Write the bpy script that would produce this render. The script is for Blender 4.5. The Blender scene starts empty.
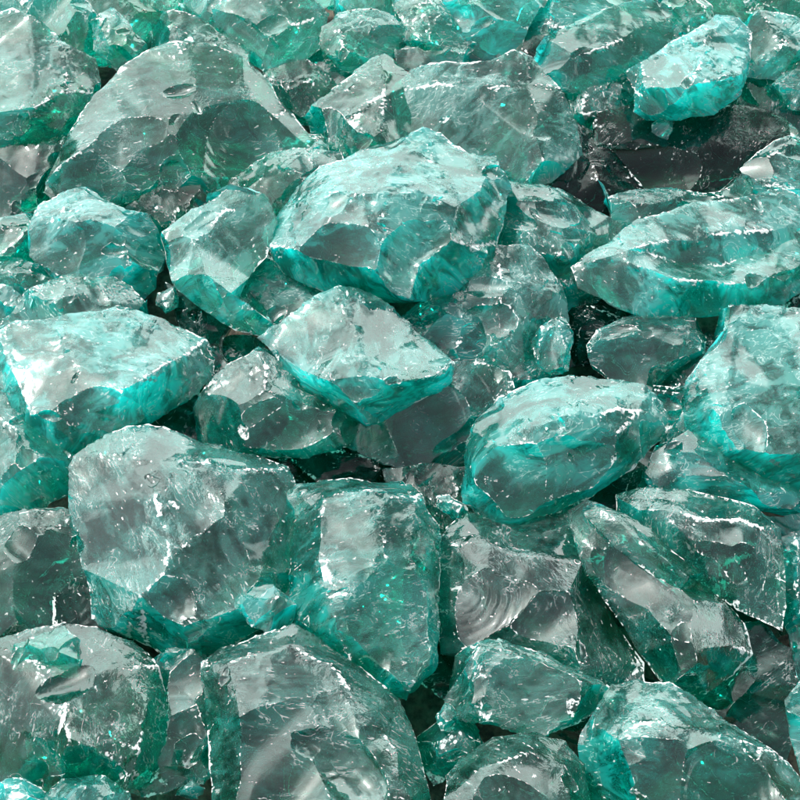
import bpy, bmesh, math, random
import numpy as np
from mathutils import Vector, Matrix, noise, kdtree
from mathutils.geometry import delaunay_2d_cdt

sc = bpy.context.scene
col = sc.collection

# ------------------------------------------------------------------ camera
PITCH = math.radians(42)
DIST = 2.0                       # metres from the lens to the middle of the heap
PXM = 0.0016                     # metres covered by one picture unit at DIST
CAM = Vector((0.0, -DIST * math.cos(PITCH), DIST * math.sin(PITCH) + 0.35))
FWD = Vector((0, math.cos(PITCH), -math.sin(PITCH)))
UP = Vector((0, math.sin(PITCH), math.cos(PITCH)))
RIGHT = Vector((1, 0, 0))
cam = bpy.data.cameras.new('camera')
cam.sensor_width = 36
cam.lens = 36 * DIST / (800 * PXM)
cam.clip_end = 200
cam.clip_start = 0.05
camo = bpy.data.objects.new('camera', cam)
col.objects.link(camo)
camo.location = CAM
camo.rotation_euler = (math.pi / 2 - PITCH, 0, 0)
sc.camera = camo
SLOPE = 0.62                     # how fast the heap recedes up the picture


def at(x, y, h):
    """a point of the heap: x, y across it and h = height above its mean face"""
    d = DIST + (SLOPE * (400 - y) - h) * PXM
    s = d / DIST * PXM
    return CAM + FWD * d + RIGHT * ((x - 400) * s) + UP * ((400 - y) * s)


# ------------------------------------------------------------------ render settings
sc.view_settings.view_transform = 'Standard'
sc.view_settings.look = 'None'
sc.view_settings.exposure = 0
cy = sc.cycles
cy.use_denoising = True
try:
    cy.denoiser = 'OPENIMAGEDENOISE'
except Exception:
    pass
cy.use_adaptive_sampling = True
cy.adaptive_threshold = 0.10
cy.adaptive_min_samples = 16
cy.max_bounces = 10
cy.transmission_bounces = 8
cy.transparent_max_bounces = 10
cy.diffuse_bounces = 2
cy.glossy_bounces = 3
cy.sample_clamp_indirect = 2.0
cy.caustics_reflective = False
cy.caustics_refractive = True
cy.blur_glossy = 0.4

# ------------------------------------------------------------------ daylight
SUN_EL = math.radians(58)
SUN_AZ = math.radians(-72)       # from straight ahead (+Y), minus = to the left
to_sun = Vector((math.sin(SUN_AZ) * math.cos(SUN_EL), math.cos(SUN_AZ) * math.cos(SUN_EL), math.sin(SUN_EL)))
w = bpy.data.worlds.new("World")
sc.world = w
w.use_nodes = True
nt = w.node_tree
nt.nodes.clear()
out = nt.nodes.new('ShaderNodeOutputWorld')
bg = nt.nodes.new('ShaderNodeBackground')
sky = nt.nodes.new('ShaderNodeTexSky')
sky.sky_type = 'NISHITA'
sky.sun_disc = False
sky.sun_elevation = SUN_EL
sky.sun_rotation = SUN_AZ
sky.air_density = 1.0
sky.dust_density = 4.0
sky.ozone_density = 1.0
hs = nt.nodes.new('ShaderNodeHueSaturation')
hs.inputs['Saturation'].default_value = 0.4
nt.links.new(sky.outputs[0], hs.inputs['Color'])
# soft broken cloud over the blue, added and massed ahead for facets to mirror
tc = nt.nodes.new('ShaderNodeTexCoord')
cn = nt.nodes.new('ShaderNodeTexNoise')
cn.inputs['Scale'].default_value = 2.0
cn.inputs['Detail'].default_value = 6
cr = nt.nodes.new('ShaderNodeValToRGB')
cr.color_ramp.elements[0].position = 0.53
cr.color_ramp.elements[1].position = 0.65
cr.color_ramp.elements[0].color = (0, 0, 0, 1)
cr.color_ramp.elements[1].color = (1, 1, 1, 1)
cm = nt.nodes.new('ShaderNodeMix')
cm.data_type = 'RGBA'
cm.inputs['B'].default_value = (25, 25.8, 25.4, 1)
nt.links.new(tc.outputs['Generated'], cn.inputs['Vector'])
sp = nt.nodes.new('ShaderNodeSeparateXYZ')
nt.links.new(tc.outputs['Generated'], sp.inputs[0])
ma = nt.nodes.new('ShaderNodeMath')
ma.operation = 'MULTIPLY_ADD'
nt.links.new(sp.outputs['Y'], ma.inputs[0])
ma.inputs[1].default_value = 0.15
nt.links.new(cn.outputs['Fac'], ma.inputs[2])
nt.links.new(ma.outputs[0], cr.inputs['Fac'])
nt.links.new(cr.outputs['Color'], cm.inputs['Factor'])
nt.links.new(hs.outputs[0], cm.inputs['A'])
nt.links.new(cm.outputs['Result'], bg.inputs['Color'])
bg.inputs['Strength'].default_value = 0.14
nt.links.new(bg.outputs[0], out.inputs[0])

sl = bpy.data.lights.new('sun', 'SUN')
sl.energy = 5.0
sl.angle = math.radians(0.5)
sl.color = (1.0, 0.985, 0.955)
so = bpy.data.objects.new('sun', sl)
col.objects.link(so)
so.rotation_euler = to_sun.to_track_quat('Z', 'Y').to_euler()
so.location = (0, 0, 6)


# ------------------------------------------------------------------ materials
def N(nt, t, **kw):
    n = nt.nodes.new(t)
    for k, v in kw.items():
        if k in n.inputs:
            n.inputs[k].default_value = v
        else:
            setattr(n, k, v)
    return n


def math_node(nt, op, a, b=None, c=None, clamp=False):
    n = nt.nodes.new('ShaderNodeMath')
    n.operation = op
    n.use_clamp = clamp
    for i, v in enumerate((a, b, c)):
        if v is None:
            continue
        if hasattr(v, 'links'):
            nt.links.new(v, n.inputs[i])
        else:
            n.inputs[i].default_value = v
    return n.outputs[0]


def ramp(nt, v, a, b, lo=0.0, hi=1.0):
    n = nt.nodes.new('ShaderNodeMapRange')
    n.interpolation_type = 'SMOOTHSTEP'
    nt.links.new(v, n.inputs['Value'])
    for k, x in (('From Min', a), ('From Max', b), ('To Min', lo), ('To Max', hi)):
        n.inputs[k].default_value = x
    return n.outputs['Result']


def mixc(nt, f, a, b):
    n = nt.nodes.new('ShaderNodeMix')
    n.data_type = 'RGBA'
    for sock, v in ((n.inputs['Factor'], f), (n.inputs['A'], a), (n.inputs['B'], b)):
        if hasattr(v, 'links'):
            nt.links.new(v, sock)
        elif isinstance(v, (int, float)):
            sock.default_value = v
        else:
            sock.default_value = (*v, 1)
    return n.outputs['Result']


def attr(nt, name, kind='GEOMETRY'):
    n = nt.nodes.new('ShaderNodeAttribute')
    n.attribute_type = kind
    n.attribute_name = name
    return n.outputs['Fac']


def glass_material():
    m = bpy.data.materials.new('green_slag_glass')
    m.use_nodes = True
    nt = m.node_tree
    nt.nodes.clear()
    L = nt.links.new
    out = nt.nodes.new('ShaderNodeOutputMaterial')
    tc = nt.nodes.new('ShaderNodeTexCoord')
    P = tc.outputs['Object']
    frost = attr(nt, 'frost')
    rip = attr(nt, 'ripple')
    ripw = attr(nt, 'ripple_weight')
    edge = attr(nt, 'edge')
    face = attr(nt, 'face')
    big = attr(nt, 'broad')              # broad unevenness, -1..1
    milky = attr(nt, 'milky', 'OBJECT')
    tint = attr(nt, 'tint', 'OBJECT')
    hazep = attr(nt, 'dust', 'OBJECT')
    geo = nt.nodes.new('ShaderNodeNewGeometry')
    sep = nt.nodes.new('ShaderNodeSeparateXYZ')
    L(geo.outputs['Normal'], sep.inputs[0])

    def noise_tex(scale, detail=4, rough=0.55, dist=0.0):
        n = N(nt, 'ShaderNodeTexNoise', Scale=scale, Detail=detail, Roughness=rough, Distortion=dist)
        L(P, n.inputs['Vector'])
        return n.outputs['Fac']
    M = lambda op, a, b=None, c=None, clamp=False: math_node(nt, op, a, b, c, clamp)
    n_mid = attr(nt, 'grain')            # 0..1, centimetre-sized
    n_fine = noise_tex(150, 2, 0.65)
    mp = nt.nodes.new('ShaderNodeMapping')
    mp.inputs['Scale'].default_value = (40, 260, 90)
    mp.inputs['Rotation'].default_value = (0.6, 0.3, 0.9)
    L(P, mp.inputs['Vector'])
    ns = N(nt, 'ShaderNodeTexNoise', Scale=1.0, Detail=2, Roughness=0.6)
    L(mp.outputs[0], ns.inputs['Vector'])
    streak = ns.outputs['Fac']

    mv = nt.nodes.new('ShaderNodeMapping')
    mv.inputs['Scale'].default_value = (13, 44, 24)
    mv.inputs['Rotation'].default_value = (1.1, 0.2, 0.4)
    L(P, mv.inputs['Vector'])
    nv_ = N(nt, 'ShaderNodeTexNoise', Scale=1.0, Detail=4, Roughness=0.68, Distortion=0.8)
    L(mv.outputs[0], nv_.inputs['Vector'])
    veil = nv_.outputs['Fac']
    # crushed white glass along broken edges, small impact marks, fine scratches
    wob = M('MULTIPLY', M('SUBTRACT', n_fine, 0.5), 1.9)
    wob = M('ADD', wob, M('MULTIPLY', M('SUBTRACT', streak, 0.5), 1.1))
    fr_edge = ramp(nt, M('ADD', frost, wob), 0.50, 0.74)
    fr_spot = ramp(nt, M('ADD', M('MULTIPLY', n_fine, 0.42), M('MULTIPLY', streak, 0.68)), 0.695, 0.72)
    fr_spot = M('MULTIPLY', M('MULTIPLY', fr_spot, ramp(nt, face, .1, .7)), ramp(nt, M('ADD', M('MULTIPLY', n_mid, .5), M('MULTIPLY', big, -.5)), 0.27, 0.44))
    fr_vein = M('MULTIPLY', M('SUBTRACT', 1.0, ramp(nt, M('ABSOLUTE', M('SUBTRACT', veil, .56)), 0.003, 0.014)), ramp(nt, M('ADD', n_mid, M('MULTIPLY', big, .4)), .50, .66))
    fr_str = M('MULTIPLY', ramp(nt, streak, 0.655, 0.70), M('MULTIPLY', face, ramp(nt, big, 0.0, 0.35)))
    # hair cracks
    crack = M('SUBTRACT', 1.0, ramp(nt, M('ABSOLUTE', M('SUBTRACT', M('ADD', big, M('MULTIPLY', n_mid, .25)), .30)), 0.003, 0.010))
    crack = M('MULTIPLY', crack, ramp(nt, M('ADD', n_fine, M('MULTIPLY', n_mid, .5)), .76, .86))
    fr = M('MAXIMUM', M('MAXIMUM', fr_edge, M('MULTIPLY', crack, .3)), M('MAXIMUM', M('MULTIPLY', fr_spot, 0.7), M('MAXIMUM', M('MULTIPLY', fr_vein, .28), M('MULTIPLY', fr_str, 0.6))))
    # sky reflection put into the colour: pale matt layer on upward faces
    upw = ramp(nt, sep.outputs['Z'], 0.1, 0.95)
    haze = M('MULTIPLY', M('MULTIPLY', upw, ramp(nt, M('ADD', M('MULTIPLY', n_fine, .3), M('ADD', M('MULTIPLY', veil, .7), M('MULTIPLY', big, .1))), 0.40, 0.60, 0.15, 1.2)), M('MULTIPLY', M('MULTIPLY', hazep, face), M('MULTIPLY_ADD', milky, 1.1, .40)), clamp=True)

    # relief: fracture ripples, hackle near the edges, faint waviness
    rw = M('MULTIPLY', M('SINE', M('ADD', M('MULTIPLY', rip, 560.0), M('MULTIPLY', n_mid, 3.5))), ripw)
    hack = ramp(nt, M('ADD', edge, M('MULTIPLY', big, .5)), .25, .75)
    hgt = M('ADD', M('MULTIPLY', rw, 0.0005), M('MULTIPLY', n_fine, M('MULTIPLY_ADD', hack, 0.0013, 0.00006)))
    hgt = M('ADD', hgt, M('MULTIPLY', veil, M('MULTIPLY_ADD', hack, .0014, .00015)))
    bump = N(nt, 'ShaderNodeBump', Strength=0.6, Distance=1.0)
    L(hgt, bump.inputs['Height'])
    NB = bump.outputs[0]

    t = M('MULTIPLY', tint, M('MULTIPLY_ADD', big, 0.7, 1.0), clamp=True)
    thru = mixc(nt, ramp(nt, t, 0.0, 0.14), (0.04, 0.36, 0.29), mixc(nt, t, (0.13, 0.87, 0.74), (0.18, 0.97, 0.90)))  # lowest tints go dark: dark glass, and gap shade put into the colour
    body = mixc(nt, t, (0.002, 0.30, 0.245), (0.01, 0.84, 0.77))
    gl = N(nt, 'ShaderNodeBsdfGlass', Roughness=0.02, IOR=1.45)
    L(thru, gl.inputs['Color']); L(NB, gl.inputs['Normal'])
    tb = nt.nodes.new('ShaderNodeBsdfTransparent')
    L(thru, tb.inputs['Color'])
    ss = nt.nodes.new('ShaderNodeSubsurfaceScattering')
    ss.falloff = 'RANDOM_WALK'
    L(body, ss.inputs['Color']); L(NB, ss.inputs['Normal'])
    ss.inputs['Radius'].default_value = (0.12, 1.0, 0.95)
    ss.inputs['Scale'].default_value = 0.12
    go = N(nt, 'ShaderNodeBsdfGlossy', Roughness=0.05)
    L(NB, go.inputs['Normal'])
    d = nt.nodes.new('ShaderNodeBsdfDiffuse')
    d.inputs['Color'].default_value = (0.84, 0.90, 0.88, 1)
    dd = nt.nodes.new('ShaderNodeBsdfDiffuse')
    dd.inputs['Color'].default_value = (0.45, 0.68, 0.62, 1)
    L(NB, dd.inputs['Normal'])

    def mix(f, a_, b_):
        x = nt.nodes.new('ShaderNodeMixShader')
        if hasattr(f, 'links'):
            L(f, x.inputs[0])
        else:
            x.inputs[0].default_value = f
        L(a_.outputs[0], x.inputs[1]); L(b_.outputs[0], x.inputs[2])
        return x
    clear = mix(THRU, gl, tb)
    inner = mix(M('MULTIPLY', M('MULTIPLY', milky, ramp(nt, sep.outputs['Z'], -.2, .85, 2.3, .45)), ramp(nt, M('ADD', veil, M('MULTIPLY', big, .15)), 0.38, 0.64, 0.35 * MILK, 1.6 * MILK), clamp=True), clear, ss)  # more scatter on lower faces, imitating light that leaves through them
    hazed = mix(M('MULTIPLY', haze, HAZE), inner, dd)
    lw = nt.nodes.new('ShaderNodeLayerWeight')
    L(NB, lw.inputs['Normal'])
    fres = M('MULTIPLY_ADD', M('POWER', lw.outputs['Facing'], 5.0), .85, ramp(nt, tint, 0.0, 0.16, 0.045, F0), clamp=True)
    shiny = mix(fres, hazed, go)
    done = mix(M('MULTIPLY', fr, 0.85), shiny, d)
    L(done.outputs[0], out.inputs['Surface'])
    va = nt.nodes.new('ShaderNodeVolumeAbsorption')
    va.inputs['Color'].default_value = (0.02, 0.885, 0.835, 1)
    va.inputs['Density'].default_value = VDENS
    L(va.outputs[0], out.inputs['Volume'])
    return m


THRU, MILK, HAZE, F0, VDENS = 0.60, 0.44, 0.13, 0.125, 16.0
GLASS = glass_material()


# ------------------------------------------------------------------ rocks
HACK = 0.45


def edge_f(d):
    return np.exp(-d / (16 * PXM))


def rock(label, outline, ridges=(), z=0, h=None, lean=0.3, thick=0.65, tint=0.5, milky=0.5, dust=0.6,
         scoops=5, chips=1.0, rough=1.0, scars=(), seed=None, name='glass_rock', group='lumps of green slag glass in the heap'):
    """One lump.  outline: silhouette on the heap; ridges: broken edges across its face as (x, y, height)."""
    rnd = random.Random(seed if seed is not None else label)
    out = [Vector(p) for p in outline]
    c0 = sum(out, Vector((0, 0))) / len(out)
    orig = list(out)
    out = [q + (q - c0).normalized() * 5.0 for q in out]
    xs = [p.x for p in out]
    ys = [p.y for p in out]
    cx, cyy = sum(xs) / len(xs), sum(ys) / len(ys)
    wd, hg = max(xs) - min(xs), max(ys) - min(ys)
    mind = min(wd, hg)
    size = (wd * hg) ** 0.5
    if h is None:
        h = 0.24 * mind
    # roughen the outline: one jittered midpoint on long sides
    pts2, hs = [], []
    n = len(out)
    for i in range(n):
        a, b = out[i], out[(i + 1) % n]
        pts2.append(Vector(a)); hs.append(-lean * (a.y - cyy))
        if (b - a).length > 22:
            t = rnd.uniform(.35, .65)
            q = a.lerp(b, t)
            nn = Vector((b.y - a.y, a.x - b.x)).normalized()
            q = q + nn * rnd.uniform(-.05, .05) * (b - a).length
            pts2.append(q); hs.append(-lean * (q.y - cyy))
    n_out = len(pts2)
    edges = [(i, (i + 1) % n_out) for i in range(n_out)]
    ridge_edges = set()

    def find(x, y, tol):
        best, bd = None, tol
        for i in range(len(pts2)):
            dd = (pts2[i] - Vector((x, y))).length
            if dd < bd:
                best, bd = i, dd
        return best
    for line in ridges:
        prev = None
        for q in line:
            i = find(q[0], q[1], 5.0 if len(q) > 2 else 1e9)
            if i is None:
                pts2.append(Vector((q[0], q[1]))); hs.append(q[2]); i = len(pts2) - 1
            elif len(q) > 2 and q[2] is not None:
                hs[i] = q[2]
            if prev is not None and prev != i:
                va, vb_ = pts2[prev], pts2[i]
                ln = (vb_ - va).length
                if ln > 26 and not (prev < n_out and i < n_out):     # broken edges wander
                    k_ = 2 if ln > 60 else 1
                    for q_ in range(k_):
                        t_ = (q_ + 1) / (k_ + 1)
                        mid = va.lerp(vb_, t_) + Vector((vb_.y - va.y, va.x - vb_.x)) / ln * rnd.uniform(-.075, .075) * ln
                        pts2.append(mid)
                        hs.append(hs[prev] * (1 - t_) + hs[i] * t_ + rnd.uniform(-.02, .05) * ln)
                        if q_ == 0:
                            edges.append((prev, len(pts2) - 1))
                        else:
                            edges.append((len(pts2) - 2, len(pts2) - 1))
                    edges.append((len(pts2) - 1, i))
                else:
                    edges.append((prev, i))
            prev = i
    if not ridges:
        # a broken plateau on top
        k = max(5, n // 2)
        ring = []
        a0 = rnd.uniform(0, 6.28)
        for j in range(k):
            i = int(j * n_out / k)
            sc_ = rnd.uniform(.45, .78)
            q = Vector((cx, cyy)).lerp(pts2[i], sc_)
            q.y -= 0.04 * hg
            pts2.append(q); hs.append(h * rnd.uniform(.75, 1.2) - lean * .4 * (q.y - cyy))
            ring.append(len(pts2) - 1)
        for j in range(k):
            edges.append((ring[j], ring[(j + 1) % k]))
    # keep only edges inside: constrained triangulation of the silhouette
    vo, eo, fo, ov, oe, of = delaunay_2d_cdt(pts2, edges, [list(range(n_out))], 1, 0.01)
    hh = []
    for i, v in enumerate(vo):
        if ov[i]:
            hh.append(hs[ov[i][0]])
        else:                      # a crossing: take the nearest known
            j = min(range(len(pts2)), key=lambda k: (pts2[k] - v).length)
            hh.append(hs[j])
    ridge_set = set()
    for i, e in enumerate(eo):
        if oe[i]:
            ridge_set.add(tuple(sorted(e)))
    V = [at(v.x, v.y, hh[i] + z) for i, v in enumerate(vo)]
    F = [list(f) for f in fo]
    # rear half of the lump, tapering away under the heap
    ringi = []
    inv = {}
    for i in range(len(vo)):
        for o in ov[i]:
            inv.setdefault(o, i)
    front_ring = [inv[i] for i in range(n_out)]
    T = thick * mind
    prev = front_ring
    for lvl, (s, dz) in enumerate(((0.93, .38), (0.62, .85))):
        cur = []
        for i in range(n_out):
            q = Vector((cx, cyy)).lerp(pts2[i], s * rnd.uniform(.93, 1.04))
            V.append(at(q.x, q.y, z - dz * T + hs[i] * .6 + rnd.uniform(-.05, .05) * T)); cur.append(len(V) - 1)
        for i in range(n_out):
            F.append([prev[i], prev[(i + 1) % n_out], cur[(i + 1) % n_out], cur[i]])
        prev = cur
    V.append(at(cx, cyy, z - T)); last = len(V) - 1
    for i in range(n_out):
        F.append([prev[i], prev[(i + 1) % n_out], last])
    origin = sum((v for v in V), Vector()) / len(V)
    bm = bmesh.new()
    bv = [bm.verts.new(v - origin) for v in V]
    for f in F:
        try:
            bm.faces.new([bv[i] for i in f])
        except ValueError:
            pass
    bmesh.ops.recalc_face_normals(bm, faces=bm.faces)
    bmesh.ops.triangulate(bm, faces=bm.faces)
    todo, parts = set(bm.verts), []
    while todo:
        stack = [todo.pop()]
        comp = [stack[0]]
        while stack:
            for e in stack.pop().link_edges:
                for q in e.verts:
                    if q in todo:
                        todo.remove(q); stack.append(q); comp.append(q)
        parts.append(comp)
    parts.sort(key=len)
    for comp in parts[:-1]:
        bmesh.ops.delete(bm, geom=comp, context='VERTS')
    if len(parts) > 1:
        ridge_set = set()
    # sample points of the sharp edges (front ridges and rim)
    samples, ridge_s = [], []
    n_out_v = len(vo)
    rim_set = set(tuple(sorted((front_ring[i], front_ring[(i + 1) % n_out]))) for i in range(n_out))
    bm.verts.index_update()
    nfront = len(vo)
    for e in bm.edges:
        i, j = e.verts[0].index, e.verts[1].index
        key = tuple(sorted((i, j)))
        onr = key in ridge_set and not (i < n_out_v and j < n_out_v and key in rim_set)
        if key in ridge_set or (len(e.link_faces) == 2 and i < nfront and j < nfront and e.calc_face_angle(0) > 0.75):
            k = max(2, int(e.calc_length() / 0.004))
            for t in range(k + 1):
                samples.append(e.verts[0].co.lerp(e.verts[1].co, t / k))
                if onr:
                    ridge_s.append(samples[-1])
    # uniform small triangles
    target = max(0.0034, min(0.0055, size * PXM / 48))
    for it in range(9):
        long = [e for e in bm.edges if e.calc_length() > target * 1.35]
        if not long:
            break
        bmesh.ops.subdivide_edges(bm, edges=long, cuts=1, use_grid_fill=False)
        bmesh.ops.triangulate(bm, faces=[f for f in bm.faces if len(f.verts) > 3])
    bm.verts.index_update()
    co = np.array([v.co[:] for v in bm.verts])
    ed = np.array([[e.verts[0].index, e.verts[1].index] for e in bm.edges])
    nv = len(co)
    kd = kdtree.KDTree(len(samples))
    for i, s in enumerate(samples):
        kd.insert(s, i)
    kd.balance()
    dist = np.array([kd.find(c)[2] for c in co])
    wgt = np.clip((dist / (7 * PXM)), 0.0, 1)[:, None] * 0.6
    deg = np.bincount(ed.ravel(), minlength=nv)[:, None].astype(float)
    for it in range(9):
        acc = np.zeros_like(co)
        np.add.at(acc, ed[:, 0], co[ed[:, 1]])
        np.add.at(acc, ed[:, 1], co[ed[:, 0]])
        co = co + (acc / deg - co) * wgt
    S = size * PXM
    # gentle unevenness
    off = Vector((rnd.uniform(-50, 50), rnd.uniform(-50, 50), rnd.uniform(-50, 50)))
    nrm = co / np.maximum(np.linalg.norm(co, axis=1)[:, None], 1e-6)
    am = np.array([noise.noise(Vector(c) * (3.2 / S) + off) * .022 * rough + noise.noise(Vector(c) * (9 / S) + off) * .005 + noise.noise(Vector(c) * 90 + off) * .0025 / max(S, .1) * .1 for c in co]) * S * rough
    co = co + nrm * am[:, None]
    # hackle: small flat breaks near the edges and in patches
    bro = np.array([noise.noise(Vector(c) * 9 + off) for c in co])
    hk = np.clip((edge_f(dist) + bro * .9 - .30) * 2.2, 0, 1)
    hd = np.zeros(nv)
    for i in np.nonzero(hk > .02)[0]:
        c = Vector(co[i]) + off
        tot = 0.0
        for sc_, am_ in ((38.0, .55), (95.0, .45)):
            q = c * sc_
            _, pts = noise.voronoi(q)
            tot += (q - pts[0]).dot(noise.cell_vector(pts[0] * 7.3) - Vector((.5, .5, .5))) / sc_ * am_
        hd[i] = tot * hk[i]
    co = co + nrm * (hd * HACK * rough)[:, None]
    # conchoidal scars: each break is a shallow hollow with an exact, sharp rim
    F_ = np.array([[v.index for v in f.verts] for f in bm.faces])
    bm.free()
    edge0 = edge_f(dist)
    sel = np.clip(.45 + np.array([noise.noise(Vector(c) * 14 - off) for c in co]) * 2.2, 0, 1.15)
    frost = np.exp(-(dist / (2.0 * PXM)) ** 2) * 0.46 * sel + np.exp(-(dist / (9 * PXM)) ** 2) * 0.5 * np.clip(sel - .45, 0, .7)
    A = np.column_stack([frost, np.zeros(nv), np.zeros(nv), edge0, np.full(nv, rnd.uniform(.6, 1.0))])     # frost, ripple, ripple weight, edge, film
    viewdir = -FWD
    pool = [Vector(p) for p in samples]
    inner = [Vector(p) for p in ridge_s] or pool

    def bite(p, d, wdt, depth, fr_rim, fr_in, ripple=0.0):
        nonlocal co, F_, A
        r = (wdt * wdt + depth * depth) / (2 * depth)
        kk = np.argmin(((co - np.array(p)) ** 2).sum(1))        # the live surface under p
        p = Vector(co[kk])
        # an irregular, drawn-out scar rather than a round dimple
        ax = Vector((rnd.gauss(0, 1), rnd.gauss(0, 1), rnd.gauss(0, 1)))
        ax = np.array((ax - d * ax.dot(d)).normalized())
        bx = np.cross(np.array(d), ax)
        sa = rnd.uniform(.38, .85)
        B = np.eye(3) + (sa - 1) * np.outer(ax, ax) + (rnd.uniform(1.0, 1.6) - 1) * np.outer(bx, bx)
        Bi = np.linalg.inv(B)
        c = np.array(p + d * (r - depth))
        c_ = np.array(d) * (r - depth)
        dv = (co - np.array(p)) @ B - c_
        dl = np.linalg.norm(dv, axis=1)
        loc = dv / wdt
        wv = np.array([[rnd.uniform(-3, 3) for _ in range(3)] for _ in range(3)])
        r = r + depth * .30 * np.sin(loc @ wv + np.array([rnd.uniform(0, 6) for _ in range(3)])).sum(1)
        f = r - dl
        pos = f > 0
        if not pos.any() or pos.sum() > len(co) * .3 or np.linalg.norm(co[pos] - np.array(p), axis=1).max() > wdt * 3.2:
            return
        tp = pos[F_]
        cnt = tp.sum(1)
        mixed = (cnt > 0) & (cnt < 3)
        T = F_[mixed]
        if len(T) == 0:
            return
        tpm = tp[mixed]
        one = np.where(tpm.sum(1) == 1, tpm.argmax(1), (~tpm).argmax(1))     # the corner alone on its side
        ii = np.arange(len(T))
        va_, vb, vc = T[ii, one], T[ii, (one + 1) % 3], T[ii, (one + 2) % 3]
        E = np.sort(np.concatenate([np.stack([va_, vb], 1), np.stack([va_, vc], 1)]), axis=1)
        U, invx = np.unique(E, axis=0, return_inverse=True)
        invx = invx.ravel()
        f0, f1 = f[U[:, 0]], f[U[:, 1]]
        t = np.clip(f0 / (f0 - f1), .06, .94)[:, None]
        newv = co[U[:, 0]] * (1 - t) + co[U[:, 1]] * t
        newa = A[U[:, 0]] * (1 - t) + A[U[:, 1]] * t
        base = len(co)
        pid = base + invx[:len(T)]
        qid = base + invx[len(T):]
        F_ = np.concatenate([F_[~mixed], np.stack([va_, pid, qid], 1), np.stack([pid, vb, vc], 1), np.stack([pid, vc, qid], 1)])
        co[pos] = np.array(p) + (c_ + dv[pos] / np.maximum(dl[pos], 1e-6)[:, None] * r[pos][:, None]) @ Bi
        A[pos, 0] = np.maximum(A[pos, 0] * .25, fr_in)
        A[pos, 3] *= .3
        A[pos, 4] = rnd.choice([.05, .15, .35, .7, 1.0, 1.25])
        if ripple:
            q = np.array(p + Vector((rnd.gauss(0, 1), rnd.gauss(0, 1), rnd.gauss(0, 1))) * wdt * .3) + ax * wdt * .8
            dq = np.linalg.norm(co[pos] - q, axis=1)
            A[pos, 1] = dq ** .8 * wdt ** .2
            A[pos, 2] = ripple * np.clip(dq / wdt - .25, 0, 1) * np.clip(2.2 - dq / wdt, 0, 1)
        else:
            A[pos, 2] = 0
        newa[:, 0] = np.maximum(newa[:, 0], fr_rim)
        newa[:, 2] = 0
        co = np.concatenate([co, newv])
        A = np.concatenate([A, newa])
        for k in range(0, len(newv), 6):
            pool.append(Vector(newv[k]))

    def rdir(p, jit):
        return (p.normalized() * .8 + viewdir * rnd.uniform(.1, 1.0) + Vector((rnd.gauss(0, 1), rnd.gauss(0, 1), rnd.gauss(0, 1))) * jit).normalized()
    for k in range(scoops * 2):
        onr = rnd.random() < .6 and len(ridge_s) > 0
        p = rnd.choice(inner if onr else pool)
        wd_ = S * (rnd.uniform(.10, .26) if onr else rnd.uniform(.06, .13))
        bite(p, rdir(p, .35), wd_, wd_ * rnd.uniform(.04, .12), rnd.uniform(.0, .7), 0, rnd.choice([0] * 9 + [.6]))
    for (sx, sy, sw, sd, srip) in scars:                     # the large hollow breaks
        ray = (at(sx, sy, 0) - CAM).normalized()
        rel = co + np.array(origin - CAM)
        al = rel @ np.array(ray)
        off2 = np.linalg.norm(rel - np.outer(al, np.array(ray)), axis=1)
        cand = np.nonzero(off2 < .012)[0]
        if len(cand) == 0:
            continue
        kk = cand[np.argmin(al[cand])]
        d_ = (Vector(co[kk]).normalized() * .5 - ray + Vector((0, 0, .35))).normalized()
        bite(Vector(co[kk]), d_, sw * PXM, sd * PXM, .5, 0, srip)
    rear = np.nonzero((co @ np.array(viewdir) < -.08 * S) & (dist[:] > .10 * S))[0] if len(co) == nv else np.nonzero((co @ np.array(viewdir) < -.08 * S) & (np.concatenate([dist, np.zeros(len(co) - nv)]) > .10 * S))[0]
    if len(rear) == 0:
        rear = np.array([int(np.argmin(co @ np.array(viewdir)))])
    for k in range(7):                                       # breaks on the far side, seen through the glass
        p = Vector(co[rear[rnd.randrange(len(rear))]])
        wd_ = S * rnd.uniform(.10, .24)
        bite(p, (p.normalized() + Vector((rnd.gauss(0, 1), rnd.gauss(0, 1), rnd.gauss(0, 1))) * .25).normalized(), wd_, wd_ * rnd.uniform(.08, .22), rnd.uniform(.5, .95), 0, rnd.choice([0, 0, .8]))
    for k in range(int((10 + len(samples) / 9) * chips)):
        p = rnd.choice(pool)
        wd_ = rnd.choice([rnd.uniform(.004, .009), rnd.uniform(.004, .012), rnd.uniform(.008, .024)])
        bite(p, rdir(p, .6), wd_, wd_ * rnd.uniform(.06, .22), rnd.uniform(.0, .7), rnd.choice([0, 0, 0, .2, .45]) if wd_ < .011 else 0)
    for k in range(int(nv / 2200 * chips)):
        p = Vector(co[rnd.randrange(nv)])
        wd_ = rnd.uniform(.003, .009)
        bite(p, rdir(p, .5), wd_, wd_ * rnd.uniform(.08, .2), rnd.uniform(.2, .7), rnd.choice([0, .3, .6]))
    grain = np.array([noise.fractal(Vector(c) * 42 + off, .8, 2.0, 3) for c in co]) * .33 + .5
    broad = np.array([noise.fractal(Vector(c) * 11 + off, 1.0, 2.0, 3) for c in co]) * 1.1
    me = bpy.data.meshes.new(name)
    me.from_pydata(co.tolist(), [], F_.tolist())
    me.update()
    nE = len(me.edges)
    le = np.empty(len(me.loops), dtype=np.int64)
    me.loops.foreach_get('edge_index', le)
    fn = np.cross(co[F_[:, 1]] - co[F_[:, 0]], co[F_[:, 2]] - co[F_[:, 0]])
    fn /= np.maximum(np.linalg.norm(fn, axis=1), 1e-12)[:, None]
    srt = np.argsort(le, kind='stable')
    les = le[srt]
    fs = srt // 3
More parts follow.
